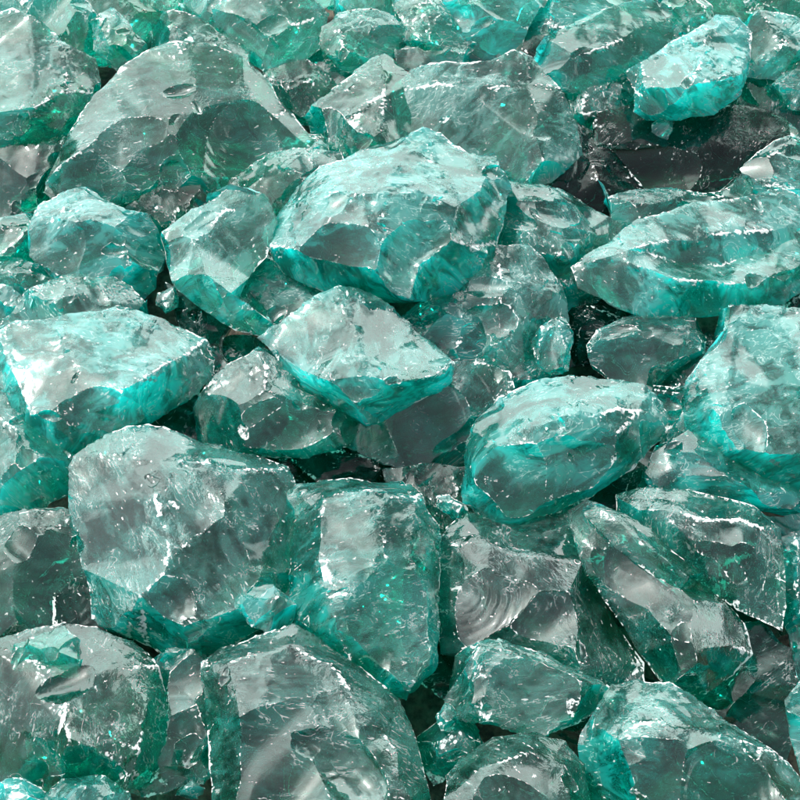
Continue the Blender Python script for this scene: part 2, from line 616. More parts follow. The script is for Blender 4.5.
    same = np.nonzero(les[1:] == les[:-1])[0]
    sharp = np.zeros(nE, dtype=bool)
    ang = (fn[fs[same]] * fn[fs[same + 1]]).sum(1)
    sharp[les[same]] = ang < math.cos(.36)
    at_ = me.attributes.new('sharp_edge', 'BOOLEAN', 'EDGE')
    at_.data.foreach_set('value', sharp)
    me.polygons.foreach_set('use_smooth', np.ones(len(me.polygons), dtype=bool))
    for nm, arr in (('frost', A[:, 0]), ('ripple', A[:, 1]), ('ripple_weight', A[:, 2]), ('edge', A[:, 3]), ('broad', broad), ('grain', grain), ('face', A[:, 4])):
        a = me.attributes.new(nm, 'FLOAT', 'POINT')
        a.data.foreach_set('value', np.ascontiguousarray(arr, dtype=np.float32))
    me.materials.append(GLASS)
    o = bpy.data.objects.new(name, me)
    col.objects.link(o)
    o.location = origin
    rot = Matrix.Rotation(rnd.uniform(-3, 3), 4, Vector((rnd.gauss(0, 1), rnd.gauss(0, 1), rnd.gauss(0, 1))).normalized())
    me.transform(rot.inverted())
    o.rotation_euler = rot.to_euler()
    o['label'] = label
    o['category'] = 'glass rock'
    if group:
        o['group'] = group
    o['tint'] = float(tint)
    o['milky'] = float(milky)
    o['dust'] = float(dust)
    return o

# ------------------------------------------------------------------ the heap, lump by lump (far edge first)
R = rock
# --- far edge
R('pale whitish glass lump filling the far left corner of the heap',
  [(-25,-25),(60,-18),(85,5),(100,20),(92,45),(75,60),(50,45),(-25,30)], z=-40, tint=.5, milky=.5, dust=.95)
R('pale lavender-tinted block on the far left with a broken white face above dark green facets',
  [(-30,20),(15,14),(45,27),(64,50),(92,60),(97,95),(86,118),(65,138),(25,152),(-30,162)],
  [[(64,50),(63,92,28),(30,110,34),(-30,120,34)],[(63,92),(97,95)],[(30,110),(25,152)]], z=-18, tint=.25, milky=.45, dust=1.0, scoops=4)
R('small rounded pale lump wedged left of the big clear dome',
  [(92,15),(112,10),(125,25),(144,45),(140,66),(116,66),(98,48)], z=-35, tint=.4, milky=.5, dust=.8)
R('thin curved slab with a milky rim rising behind the big clear dome',
  [(118,30),(145,17),(175,13),(200,23),(222,38),(245,52),(272,70),(262,90),(225,90),(170,80),(132,68)],
  [[(130,34,10),(165,24,14),(205,38,14),(240,62,12),(262,78,6)]], z=-32, tint=.35, milky=.4, dust=.8)
R('large clear grey-green dome with a chipped dark window low on its left',
  [(44,193),(58,165),(75,131),(98,97),(124,71),(150,53),(176,46),(214,49),(240,60),(264,82),(287,112),(309,140),(318,165),(300,185),(262,190),(225,187),(200,188),(165,182),(150,195),(120,203),(80,205)],
  [[(60,165,18),(100,140,30),(150,118,40),(205,112,42),(255,125,34),(285,112,10)],[(150,118),(158,134,36),(142,156,30),(165,178,16)],[(142,156),(215,168,28),(270,160,24)],[(176,46),(205,112)],[(240,60),(255,125)]],
  z=0, tint=0.28, milky=0.32, dust=.75, scoops=1, rough=0.4, scars=[(150, 160, 48, 7, 0), (235, 150, 46, 7, .8)])
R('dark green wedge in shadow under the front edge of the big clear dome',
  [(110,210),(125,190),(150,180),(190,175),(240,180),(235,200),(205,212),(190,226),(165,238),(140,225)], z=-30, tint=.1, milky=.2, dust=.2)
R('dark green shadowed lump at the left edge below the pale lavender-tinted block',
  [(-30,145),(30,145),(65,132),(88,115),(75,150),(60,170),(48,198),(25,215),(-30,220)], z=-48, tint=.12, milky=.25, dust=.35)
R('pale flat lump at the top edge with grey sheen, second from the dark-pitted lump',
  [(176,15),(190,-12),(225,-16),(245,-8),(228,15),(222,38),(200,28)], z=-48, tint=.5, milky=.5, dust=.8)
R('dark-pitted green lump at the top edge with white chipped lower face',
  [(216,10),(235,-4),(270,-10),(306,-2),(324,15),(316,48),(292,66),(270,74),(253,58),(232,42),(220,27)],
  [[(220,27),(245,24,18),(270,32,22),(324,15,6)],[(245,24),(253,58)],[(270,32),(292,66)]], z=-28, tint=.5, milky=.45, dust=.7, scoops=4)
R('white-edged jagged lump near the top with a greyish broken face',
  [(321,26),(340,13),(370,13),(392,18),(404,32),(398,50),(380,62),(362,74),(338,64),(324,46)], z=-22, tint=.35, milky=.4, dust=.95, scoops=4)
R('bright teal lump at the top edge behind the white-edged jagged lump',
  [(318,4),(335,-14),(375,-16),(404,-8),(408,16),(390,26),(340,24)], z=-60, tint=.85, milky=.7, dust=.5)
R('small grey clear chunk sitting in the gap right of the big clear dome',
  [(262,76),(285,63),(306,64),(326,78),(336,92),(326,108),(312,124),(290,114),(270,96)],
  [[(262,76),(290,86,16),(310,80,14),(336,92)],[(290,86),(290,114)]], z=-45, tint=.1, milky=.2, dust=.6)
R('small white-dusted fragment between the big clear dome and the streaked block',  # its white is the painted sky haze; this text also seeds the shape
  [(278,150),(296,138),(318,138),(340,150),(330,165),(300,168),(284,162)], z=-20, tint=.4, milky=.5, dust=1.0)
R('greyish-white broken lump on top of the dark teal slab at the top edge',
  [(398,6),(420,-8),(440,4),(455,28),(470,48),(455,60),(430,52),(404,40)], z=-30, tint=.3, milky=.4, dust=1.0, scoops=4)
R('dark teal slab with a straight lower edge under the greyish-white broken lump',
  [(396,42),(404,28),(425,26),(455,38),(480,48),(496,60),(472,76),(430,72),(400,66)], [[(404,28),(440,45,16),(496,60)]], z=-36, tint=.35, milky=.5, dust=.4)
R('bright cyan split lump at the top edge left of the long dark teal lump',
  [(443,5),(465,-18),(520,-20),(545,-6),(524,28),(518,48),(495,64),(475,52),(458,30)],
  [[(465,-18),(480,20,22),(495,64)],[(480,20),(524,28)]], z=-26, tint=1.0, milky=.75, dust=.6)
R('pale mint lump at the top edge behind the long dark teal lump',
  [(522,42),(535,8),(560,-16),(610,-20),(650,-6),(640,16),(590,40),(545,54)], z=-44, tint=.75, milky=.6, dust=.8)
R('long dark teal lump with a speckled slanting face near the top right',
  [(522,52),(540,42),(580,25),(620,8),(650,2),(678,12),(690,30),(682,50),(654,60),(630,72),(600,84),(560,92),(531,77)],
  [[(522,52),(560,60,24),(620,40,26),(678,12,4)],[(620,40),(654,60)]], z=-14, tint=.35, milky=.5, dust=.35, scoops=4)
R('small pale rounded lump at the top edge above the bright cyan wedge',
  [(664,4),(690,-12),(708,8),(714,28),(692,44),(680,24)], z=-26, tint=.4, milky=.45, dust=.9)
R('bright cyan wedge with a pale top standing out at the upper right',
  [(636,110),(639,90),(631,70),(655,57),(690,38),(705,27),(715,17),(738,21),(747,35),(746,60),(741,80),(737,93),(712,110),(682,116),(650,117)],
  [[(639,92),(650,100,34),(690,84,42),(741,74,24)],[(690,84),(705,40,24)]], z=16, tint=1.0, milky=.75, dust=.8, scoops=5)
R('teal slab with a diagonal white crack at the right edge near the top',
  [(733,25),(760,13),(800,22),(830,35),(830,78),(775,76),(748,74),(744,45)], [[(760,13),(785,45,18),(830,60,12)],[(785,45),(748,74)]], z=-20, tint=.6, milky=.6, dust=.4)
R('grey flat lump in the far right corner of the heap',
  [(698,10),(720,-8),(760,-22),(830,-22),(830,30),(790,24),(740,20)], z=-50, tint=.2, milky=.3, dust=.8)
R('dim green lump left of the dark brown-grey slab, half under the long dark teal lump',
  [(566,85),(600,70),(640,72),(648,110),(630,126),(585,134),(570,114)], z=-45, tint=.2, milky=.35, dust=.4)
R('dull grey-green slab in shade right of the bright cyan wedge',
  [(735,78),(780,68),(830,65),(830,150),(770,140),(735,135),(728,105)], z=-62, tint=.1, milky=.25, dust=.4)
R('pale green leaf-shaped lump at the right edge under the cracked teal slab',
  [(772,86),(800,63),(830,55),(830,122),(795,110),(778,98)], z=-30, tint=.4, milky=.45, dust=.7)
R('long dark brown-grey slab with a black glassy hollow at the upper right',
  [(576,140),(600,114),(640,106),(690,116),(730,108),(765,112),(795,132),(805,160),(775,192),(745,196),(700,198),(640,200),(600,190),(574,170)],
  [[(576,140),(600,150,14),(622,158,16),(650,146,20),(700,136,20),(746,152,16),(795,132,8)],[(622,158),(640,176,6),(665,172,10),(688,142,18)]],
  z=-40, tint=0.05, milky=0.03, dust=0.12, scoops=2, rough=0.4, chips=0.6, scars=[(690, 165, 50, 10, 0)])
R('black wedge-shaped shard in the shadow left of the long brown-grey slab',
  [(548,190),(575,165),(580,138),(606,150),(648,196),(620,208),(580,206)], [[(580,138),(600,180,14),(648,196)]], z=-40, tint=0, milky=.03, dust=.08, rough=0.3, scoops=0, chips=0.4)
R('pale teal rounded lump at the right edge above the big shell-shaped lump',
  [(744,168),(760,155),(785,142),(830,126),(830,200),(790,198),(760,194),(748,182)], z=-8, tint=.45, milky=.5, dust=.6)
R('dark teal slab with a small pointed tip behind the big shell-shaped lump',
  [(580,205),(620,195),(660,192),(700,195),(722,190),(737,175),(762,196),(745,220),(660,245),(615,245),(592,222)], [[(592,205),(650,204,16),(722,196,12)]], z=-12, tint=.3, milky=.4, dust=.5)
# --- second row
R('streaked bluish-grey block with an upright ridge behind the tall-sided centre lump',
  [(306,116),(325,100),(350,82),(372,62),(385,56),(396,66),(414,82),(420,112),(412,150),(385,168),(340,165),(314,142)],
  [[(385,56),(384,95,34),(376,150,30)],[(306,116),(345,120,22),(384,95)],[(345,120),(340,165)]], z=0, tint=.2, milky=.35, dust=.6, scoops=4)
R('big smooth grey slab with white rim behind the tall-sided centre lump',
  [(394,92),(415,72),(435,66),(450,65),(470,66),(490,65),(505,58),(520,49),(531,62),(556,90),(573,125),(579,152),(560,170),(541,184),(525,190),(500,190),(440,190),(400,165)],
  [[(520,49),(528,85,22),(538,115,24),(541,184,6)],[(528,85),(556,90)],[(394,92),(440,84,20),(528,85)]], z=6, h=20, tint=.3, milky=.55, dust=1.25, scoops=0, rough=0.5)
R('clear pale slab lying half under the left end of the tall-sided centre lump',
  [(222,195),(245,175),(270,158),(305,152),(345,155),(345,190),(300,215),(275,228),(258,218),(236,206)], z=-6, tint=.3, milky=.4, dust=.9)
R('teal lump with a glowing cyan lower edge left of the white rippled slab',
  [(162,236),(184,221),(206,203),(232,190),(262,198),(274,225),(262,258),(245,275),(238,292),(258,310),(278,328),(262,334),(235,326),(205,306),(178,286),(167,262)],
  [[(167,262),(185,262,26),(210,284,28),(245,306,16),(278,328)],[(185,262),(205,225,24),(262,198)]], z=30, tint=0.6, milky=0.5, dust=1.6, scars=[(285, 296, 50, 7, 1.3)], rough=0.12, chips=0.4, thick=0.45)
R('white rippled slab with curved parallel ridges left of centre',
  [(226,294),(240,274),(262,258),(292,262),(330,280),(354,296),(338,314),(298,328),(272,340),(252,320),(236,305)], z=-20, h=14, tint=.5, milky=.55, dust=1.2, scoops=2)
R('rounded mint lump with a cyan right flank at the left of the second row',
  [(22,236),(30,217),(50,204),(71,194),(90,192),(109,204),(122,214),(143,216),(161,240),(162,262),(150,290),(140,298),(124,294),(116,278),(85,288),(56,274),(35,256)],
  [[(122,214),(128,245,34),(116,278)],[(50,215,18),(90,225,34),(128,245)],[(90,225),(85,288)]], z=6, tint=.85, milky=.65, dust=.9)
R('pale grey lump at the left edge beside the rounded mint lump',
  [(-30,228),(10,220),(38,215),(32,242),(48,262),(20,268),(-30,262)], z=-16, tint=.25, milky=.4, dust=.9)
R('dark teal flat slab at the left edge below the rounded mint lump',
  [(-30,258),(20,263),(52,270),(76,284),(60,296),(20,292),(-30,284)], [[(-30,268),(20,274,12),(76,284)]], z=-18, tint=.4, milky=.5, dust=.25)
R('pale mint sliver at the left edge under the dark teal flat slab',
  [(-30,280),(20,286),(66,292),(50,312),(-30,316)], z=-26, tint=.7, milky=.6, dust=.6)
R('tall-sided centre lump with a grey top, smooth teal front and bright white fracture',
  [(262,240),(272,228),(302,188),(325,169),(362,155),(400,142),(422,134),(438,139),(450,150),(475,159),(494,155),(508,168),(510,184),(499,202),(499,225),(490,255),(471,277),(460,296),(411,299),(362,297),(325,286),(272,267)],
  [[(302,188),(340,194,62),(385,194,66),(420,192,62),(455,207,56),(480,190,44),(494,155,24)],[(385,194),(372,262,52)],[(262,240),(310,250,46),(372,262),(380,268,50),(415,252,48),(450,240,44),(490,255,8)],[(455,207),(450,240)],[(422,134),(430,165,42),(455,207)],[(380,268),(411,299,14)]],
  z=34, lean=.45, tint=.8, milky=.6, dust=1.0, scoops=0, scars=[(430, 225, 40, 8, .8), (325, 225, 44, 4, 0)])
R('grey slab with faint teal veins right of the tall-sided centre lump',
  [(490,190),(510,184),(550,190),(590,210),(618,225),(613,240),(588,252),(572,272),(550,280),(515,268),(485,250)], z=-10, tint=.3, milky=.5, dust=1.0)
R('dark teal lump in the gap below the bright lower edge of the tall-sided centre lump',
  [(406,318),(430,298),(460,284),(486,296),(500,335),(490,362),(455,358),(420,338)], [[(430,298),(450,318,18),(500,335)]], z=-14, tint=.55, milky=.6, dust=.15)
R('flat-faced grey teal slab with a white right edge below the veined grey slab',
  [(455,300),(470,268),(495,248),(530,250),(548,275),(561,298),(566,322),(552,342),(530,360),(500,372),(485,355),(478,320)],
  [[(548,275),(556,310,20),(530,360)],[(495,248),(500,290,24),(500,372)]], z=-2, tint=.4, milky=.55, dust=.9)
R('small teal knob at the right end of the flat-faced grey teal slab',
  [(534,342),(546,325),(564,318),(570,335),(566,367),(550,372),(540,364)], z=6, tint=.65, milky=.6, dust=.4)
R('dark teal chunk between the veined grey slab and the big shell-shaped lump',
  [(552,270),(580,250),(600,262),(604,290),(578,322),(562,312)], z=-30, tint=.3, milky=.4, dust=.3)
R('big shell-shaped pale lump with a scooped green hollow at the right edge',
  [(574,267),(590,255),(612,245),(640,222),(680,210),(740,200),(800,188),(835,186),(835,265),(800,287),(780,302),(740,308),(690,314),(650,314),(610,302),(580,287)],
  [[(590,262,10),(630,250,24),(690,240,26),(760,232,24),(835,215,16)],[(630,250),(675,262,4),(720,266,2),(765,254,6),(800,236,20)],[(630,264,22),(670,278,26),(730,284,24),(800,266,18)]],
  z=14, tint=.7, milky=.6, dust=1.3, scoops=0)
R('thin dark teal slab under the flat-faced grey teal slab',
  [(462,362),(500,352),(540,362),(562,376),(530,392),(490,386)], z=-28, tint=.4, milky=.5, dust=.15)
# --- middle
R('thick-rimmed lump with a dark teal face behind the broad slab at the left edge',
  [(-30,316),(15,298),(40,285),(75,277),(105,278),(125,288),(145,305),(158,322),(140,335),(110,340),(60,340),(-30,350)],
  [[(15,306,14),(50,296,24),(85,290,26),(120,304,18)],[(50,296),(60,318,14),(110,322,14),(120,304)]], z=-10, tint=.4, milky=.4, dust=.9, scoops=4)
R('dark grey-violet sliver with white edge under the glowing cyan edge of a teal lump',
  [(146,300),(165,284),(182,292),(206,310),(236,327),(262,336),(252,352),(225,358),(205,344),(190,334),(160,318)], [[(165,284),(185,312,18),(225,335,16),(262,336)]], z=-32, tint=.05, milky=.12, dust=.6)
R('dark green chunk in the gap right of the broad slab at the left edge',
  [(196,345),(235,338),(266,346),(258,365),(228,380),(212,392),(200,375)], z=-45, tint=.15, milky=.25, dust=.2)
R('broad pale slab at the left edge with a bright cyan right flank',
  [(-30,336),(0,329),(22,321),(56,318),(90,316),(116,311),(150,320),(176,330),(202,340),(213,359),(211,374),(195,393),(161,412),(131,427),(120,432),(94,447),(75,456),(56,453),(30,432),(15,417),(-30,407)],
  [[(202,340),(165,364,40),(125,388,46),(113,406,44),(120,432,8)],[(113,406),(70,412,36),(30,415,20)],[(113,406),(94,447)],[(56,318),(75,365,36),(70,412)]],
  z=10, tint=.9, milky=.7, dust=1.0, scoops=0, scars=[(75, 430, 30, 6, .7)])
R('cracked grey-green half with a white starburst left of the straight seam at centre',
  [(190,416),(195,404),(210,385),(235,362),(262,346),(276,354),(287,366),(310,390),(340,412),(364,424),(352,442),(330,448),(305,454),(260,454),(225,454),(200,444)],
  [[(200,430,10),(240,430,30),(290,425,28),(340,412,20)],[(262,346),(265,390,32),(290,425)],[(265,390),(240,430)]], z=4, tint=.3, milky=.35, dust=.8, scoops=5)
R('pale teal pointed lump right of the straight seam at centre, with a white lower ridge',
  [(261,338),(287,321),(306,306),(340,290),(362,294),(381,302),(400,321),(415,336),(437,351),(450,362),(447,379),(434,388),(400,406),(366,424),(340,406),(306,383),(287,367),(275,350)],
  [[(306,370,18),(320,378,38),(340,384,42),(370,384,42),(400,382,38),(434,376,24),(450,362,10)],[(340,384),(366,424,4)],[(340,290),(360,340,36),(370,384)]],
  z=26, tint=.6, milky=.6, dust=1.0, scoops=0)
R('dark teal faceted lump under the right end of the pale teal pointed lump',
  [(340,442),(365,422),(400,403),(434,384),(450,365),(480,366),(503,375),(510,392),(492,402),(476,427),(467,447),(466,470),(430,472),(400,464),(370,457)],
  [[(400,403),(420,420,24),(440,432,24),(466,455,8)],[(365,430,10),(400,432,22),(420,420)],[(434,384),(450,405,20),(440,432)]], z=-14, tint=.35, milky=.45, dust=.6)
R('rounded oval teal lump with white scratches right of centre',
  [(468,470),(466,455),(475,430),(490,412),(515,395),(545,385),(580,379),(610,381),(640,387),(659,405),(666,420),(661,438),(640,458),(615,476),(590,493),(560,509),(530,518),(505,521),(480,513),(467,500),(464,485)],
  [[(480,470,26),(520,430,44),(580,412,46),(640,410,30)],[(520,430),(540,470,42),(600,450,40),(640,410)],[(540,470),(520,505,20)]],
  z=30, tint=.7, milky=.6, dust=.75, scoops=3, chips=1.3, seed=5)
R('dark hollow-faced lump between the shell-shaped lump and the oval lump',
  [(590,346),(600,332),(625,321),(650,318),(690,316),(704,330),(699,370),(692,398),(665,402),(640,392),(615,382),(597,366)],
  [[(600,340,14),(630,332,26),(660,335,26),(699,350,12)],[(630,332),(640,360,8),(665,368,8),(690,355,14)]], z=-16, tint=.35, milky=.4, dust=.5, scoops=5)
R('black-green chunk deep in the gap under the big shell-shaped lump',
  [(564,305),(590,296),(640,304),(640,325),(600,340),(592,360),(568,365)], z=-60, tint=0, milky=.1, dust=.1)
R('small dark teal chunk wedged beside the right tip of the oval lump',
  [(648,388),(692,388),(698,412),(678,428),(664,444),(655,420)], z=-26, tint=.3, milky=.45, dust=.2)
R('big grey-green boulder at the right edge with a ring-shaped scar on its corner',
  [(696,332),(706,312),(730,307),(770,310),(835,318),(835,508),(800,490),(760,477),(720,454),(700,440),(680,424),(690,395),(694,365)],
  [[(694,365),(725,372,32),(770,390,40),(835,385,40)],[(725,372),(715,410,30),(740,440,36),(835,470,30)],[(770,390),(740,440)],[(730,307),(745,345,26),(725,372)]],
  z=28, tint=.55, milky=.6, dust=.95, scoops=1, scars=[(725, 420, 30, 5, 1.0)], seed=3)
R('sloping teal slab under the ring-scarred boulder at the right edge',
  [(647,472),(654,452),(671,428),(685,415),(705,435),(735,455),(775,475),(835,505),(835,532),(790,516),(750,508),(700,501),(665,493),(649,482)],
  [[(671,428),(690,452,26),(740,482,26),(835,522,16)],[(690,452),(665,493)]], z=8, tint=.75, milky=.6, dust=.4)
R('shadowed black-green chunk deep below the straight seam at centre',
  [(268,452),(320,446),(380,450),(420,470),(400,492),(340,494),(280,484)], z=-56, tint=0, milky=.1, dust=.1)
R('flat violet-grey slab between the dark teal faceted lump and the standing block',
  [(385,470),(430,466),(466,470),(474,500),(464,528),(442,532),(425,505),(395,492)], z=-32, h=8, tint=0.08, milky=.15, dust=.75)
R('dark green lump with a cyan right flank at the left edge below the broad slab',
  [(-30,412),(15,414),(30,426),(45,442),(66,455),(75,472),(70,494),(46,511),(20,517),(-30,520)],
  [[(15,414),(22,450,26),(12,480,26),(20,517,4)],[(22,450),(50,462,20),(75,472)],[(50,462),(46,511)]], z=-6, tint=.55, milky=.5, dust=.45)
# --- front rows
R('big two-faced block at the left: clear grey left face, dark teal ribbed right face',
  [(73,470),(78,459),(100,444),(130,431),(150,429),(185,439),(215,454),(250,457),(285,469),(294,490),(295,540),(294,600),(288,612),(268,612),(255,625),(225,645),(195,656),(165,652),(140,637),(115,629),(95,616),(92,580),(80,545),(73,510)],
  [[(78,459),(120,455,34),(160,462,46),(185,462,48),(240,468,44),(285,469,20)],[(160,462),(155,500,54),(172,540,52),(168,570,50),(192,600,44),(195,656,14)],[(168,570),(140,595,40),(115,629,10)],[(172,540),(225,540,50),(228,600,40)],[(185,462),(225,500,54),(225,540)]],
  z=16, lean=.2, tint=0.35, milky=0.42, dust=.85, scoops=0, rough=0.5, scars=[(225, 530, 56, 9, .8), (160, 600, 32, 8, .6)])
R('clear grey lump at the left edge with a violet sheen beside the big two-faced block',
  [(-30,522),(20,514),(60,511),(78,520),(82,550),(94,590),(92,612),(60,622),(30,630),(-30,642)],
  [[(-30,545),(20,530,22),(32,540,26),(45,580,28),(94,590,8)],[(32,540),(78,520)],[(45,580),(30,630)]], z=-6, tint=0.16, milky=.22, dust=.8)
R('pale pointed shard lying along the top of the lower left block',
  [(-30,656),(0,650),(65,628),(82,640),(92,652),(114,664),(92,674),(60,675),(20,670),(-30,668)], [[(-30,660),(30,652,16),(80,650,18),(114,664)]], z=44, tint=.5, milky=.5, dust=.9, thick=.4)
R('clear dark block in the lower left corner with white bruises along its right edge',
  [(-30,640),(0,642),(30,634),(65,627),(95,630),(130,645),(155,668),(161,695),(161,740),(146,777),(120,788),(80,786),(40,790),(-30,788)],
  [[(-30,672),(60,680,38),(120,672,36),(155,668,16)],[(120,672),(148,700,28),(140,750,26),(120,788,4)],[(60,680),(70,740,44),(140,750)]], z=12, tint=.12, milky=.2, dust=.6, scoops=0, chips=0.8, rough=0.6)
R('dark teal chunk with a white jagged crest between the two lower left blocks',
  [(146,660),(175,654),(206,658),(217,700),(220,768),(200,779),(175,786),(150,794),(122,790),(150,765),(160,740)],
  [[(165,664,12),(172,690,20),(168,725,22),(185,760,18),(200,779)],[(172,690),(217,700)]], z=-8, tint=.25, milky=.4, dust=.3)
R('bright cyan fragment at the bottom edge in the lower left corner',
  [(-30,788),(25,783),(50,797),(62,830),(-30,830)], z=18, tint=1.0, milky=.7, dust=.4)
R('small pale cyan fragment at the bottom edge next to the bright cyan one',
  [(46,800),(66,782),(100,778),(126,794),(130,830),(52,830)], z=20, tint=.9, milky=.6, dust=.7)
R('small bright white-cyan pebble resting against the big two-faced block',
  [(238,605),(245,590),(270,588),(293,605),(291,621),(276,634),(254,624)], z=34, tint=.9, milky=.7, dust=1.0)
R('small shadowed green chunk under the white-cyan pebble',
  [(196,640),(220,625),(262,612),(300,612),(300,640),(262,648),(225,662),(200,668)], z=-30, tint=.12, milky=.25, dust=.2)
R('upright standing block with vertical ribs and a blue-lit right edge',
  [(290,496),(300,488),(325,484),(360,483),(400,485),(426,494),(436,520),(437,560),(434,610),(433,660),(426,682),(412,699),(390,692),(370,680),(350,662),(330,652),(310,641),(298,621),(293,560)],
  [[(300,492,20),(326,496,44),(375,492,50),(415,498,34),(426,494,20)],[(326,496),(318,560,46),(335,615,40),(350,662,10)],[(375,492),(384,540,56),(386,600,50),(382,645,36),(412,699,4)],[(415,498),(412,560,38),(420,600,30),(426,682,4)],[(335,615),(382,645)]],
  z=22, lean=.12, tint=.5, milky=.45, dust=.55, scoops=2)
R('front block with a grey mirror facet edged by white crushed glass, bottom centre left',
  [(202,665),(225,650),(260,640),(295,627),(320,643),(345,663),(370,680),(395,700),(415,735),(430,770),(440,835),(215,835),(211,720)],
  [[(202,665),(228,664,28),(290,645,32),(330,664,34),(352,695,34),(335,730,36),(300,742,38),(262,748,38),(240,718,36),(228,664)],[(262,748),(255,780,26),(240,835,10)],[(352,695),(385,735,22),(410,800,14)],[(335,730),(350,775,26),(350,835,16)]],
  z=24, lean=.2, tint=0.2, milky=0.3, dust=.8, scoops=0, chips=0.7, rough=0.4, scars=[(290, 705, 52, 5, 0), (325, 735, 26, 6, .9)])
R('wide mirror-faced block with parallel ripples right of the upright standing block',
  [(438,560),(450,530),(475,513),(520,516),(575,505),(604,530),(600,600),(640,660),(640,700),(580,694),(555,672),(500,657),(445,652)],
  [[(450,545,16),(490,545,32),(560,560,36),(604,560,30)],[(490,545),(480,600,36),(470,652,10)],[(480,600),(540,600,40),(572,640,34),(580,694,10)],[(560,560),(565,600,40),(572,640)]],
  z=-6, lean=.1, tint=0.16, milky=0.2, dust=.55, scoops=0, chips=0.5, rough=0.15, scars=[(545, 600, 62, 9, 0), (490, 565, 40, 6, .9)])
R('leaning clear slab with pale mirror patches and a rippled corner at lower right',
  [(572,514),(590,503),(612,513),(640,545),(680,578),(722,603),(740,622),(749,652),(730,672),(695,698),(665,683),(640,648),(610,602),(590,576),(583,558)],
  [[(583,558),(615,560,36),(650,575,38),(690,600,34),(722,603,14)],[(650,575),(680,640,36),(695,698,8)],[(680,640),(749,652)]],
  z=18, h=26, tint=0.15, milky=0.2, dust=.75, scoops=0, chips=0.5, rough=0.15, scars=[(650, 560, 52, 8, 0), (692, 645, 44, 9, 1.0)])
R('long narrow dark green splinter lying across the leaning clear slab',
  [(578,500),(600,506),(650,533),(700,573),(728,610),(700,604),(660,579),(620,549),(590,520)], [[(578,500),(640,540,16),(690,580,16),(728,610)]], z=44, lean=.1, tint=.2, milky=.3, dust=.4, thick=.5, scoops=0, chips=0.4, rough=0.2)
R('jagged-edged slab with a curved scar right of the dark green splinter',
  [(598,500),(640,491),(690,494),(750,509),(776,530),(781,570),(779,628),(760,618),(735,606),(700,577),(660,542),(622,517)],
  [[(598,500),(660,510,24),(720,520,30),(776,530,14)],[(660,510),(700,545,30),(740,560,32),(781,570,8)],[(740,560),(735,606)]], z=24, lean=.1, tint=.2, milky=.3, dust=.7, scoops=1, chips=0.6, rough=0.3, scars=[(735, 572, 34, 7, .6)])
R('bright teal lump at the right edge below the sloping teal slab',
  [(764,516),(800,512),(835,515),(835,710),(800,684),(790,632),(778,600),(783,560)], [[(800,512),(802,560,20),(806,620,22),(835,690)]], z=-10, tint=.9, milky=.65, dust=.35)
R('bright cyan lump at the right edge near the lower right corner',
  [(787,702),(800,684),(835,690),(835,790),(800,768)], z=6, tint=1.0, milky=.7, dust=.5)
R('dark green shadowed lump at lower right behind the front corner boulder',
  [(690,700),(735,662),(750,606),(778,620),(790,655),(798,700),(796,760),(765,755),(720,725)], [[(735,662),(765,680,18),(796,730)]], z=-34, tint=.08, milky=.2, dust=.25)
R('large speckled boulder in the lower right corner with a smooth pale lower face',
  [(580,757),(582,735),(600,704),(615,687),(640,683),(670,690),(700,706),(740,733),(772,753),(793,775),(810,805),(812,840),(590,840),(581,795)],
  [[(582,740),(620,735,36),(665,720,42),(720,735,36),(772,753,12)],[(620,735),(630,790,48),(620,840,44)],[(665,720),(690,780,48),(760,800,34),(810,805,10)],[(630,790),(690,780)]],
  z=28, lean=.2, tint=.35, milky=.45, dust=1.0, scoops=5, scars=[(765, 765, 34, 6, .9), (680, 770, 48, 4, 0)])
R('dark teal lump with a pale bluish right half below the mirror-faced block',
  [(430,682),(440,660),(465,647),(500,644),(540,655),(575,672),(606,689),(602,706),(575,722),(545,733),(510,725),(480,720),(450,714),(434,702)],
  [[(440,668,14),(485,660,30),(540,672,30),(606,689,8)],[(485,660),(500,690,36),(515,725,10)],[(500,690),(560,700,26)]], z=16, tint=.25, milky=.4, dust=.9, scoops=4)
R('rounded front lump with pale mirror facets at the bottom edge right of centre',
  [(422,840),(440,790),(465,759),(495,741),(535,734),(562,744),(580,765),(586,795),(590,840)],
  [[(440,800,14),(480,768,32),(530,752,34),(565,768,22),(575,840,20)],[(480,768),(500,840,40)]], z=24, tint=.12, milky=.18, dust=.75, scoops=1, chips=0.6, rough=0.3, scars=[(525, 775, 40, 5, 0)])
R('small dark green chunk in the gap left of the rounded front lump',
  [(420,738),(445,720),(472,726),(482,745),(456,772),(435,782),(424,760)], z=-14, tint=.3, milky=.45, dust=.3)
# --- lumps lower in the heap, seen only in the gaps; low tint paints in shade
def deep(label, x, y, rx, ry, z=-70, tint=.2, n=9, milky=.18):
    rnd = random.Random(label)
    R(label, [(x + rx * math.cos(6.283 * k / n) * rnd.uniform(.82, 1.12), y + ry * math.sin(6.283 * k / n) * rnd.uniform(.82, 1.12)) for k in range(n)],
      z=z, tint=tint, milky=milky, dust=.25, scoops=2, chips=.4)


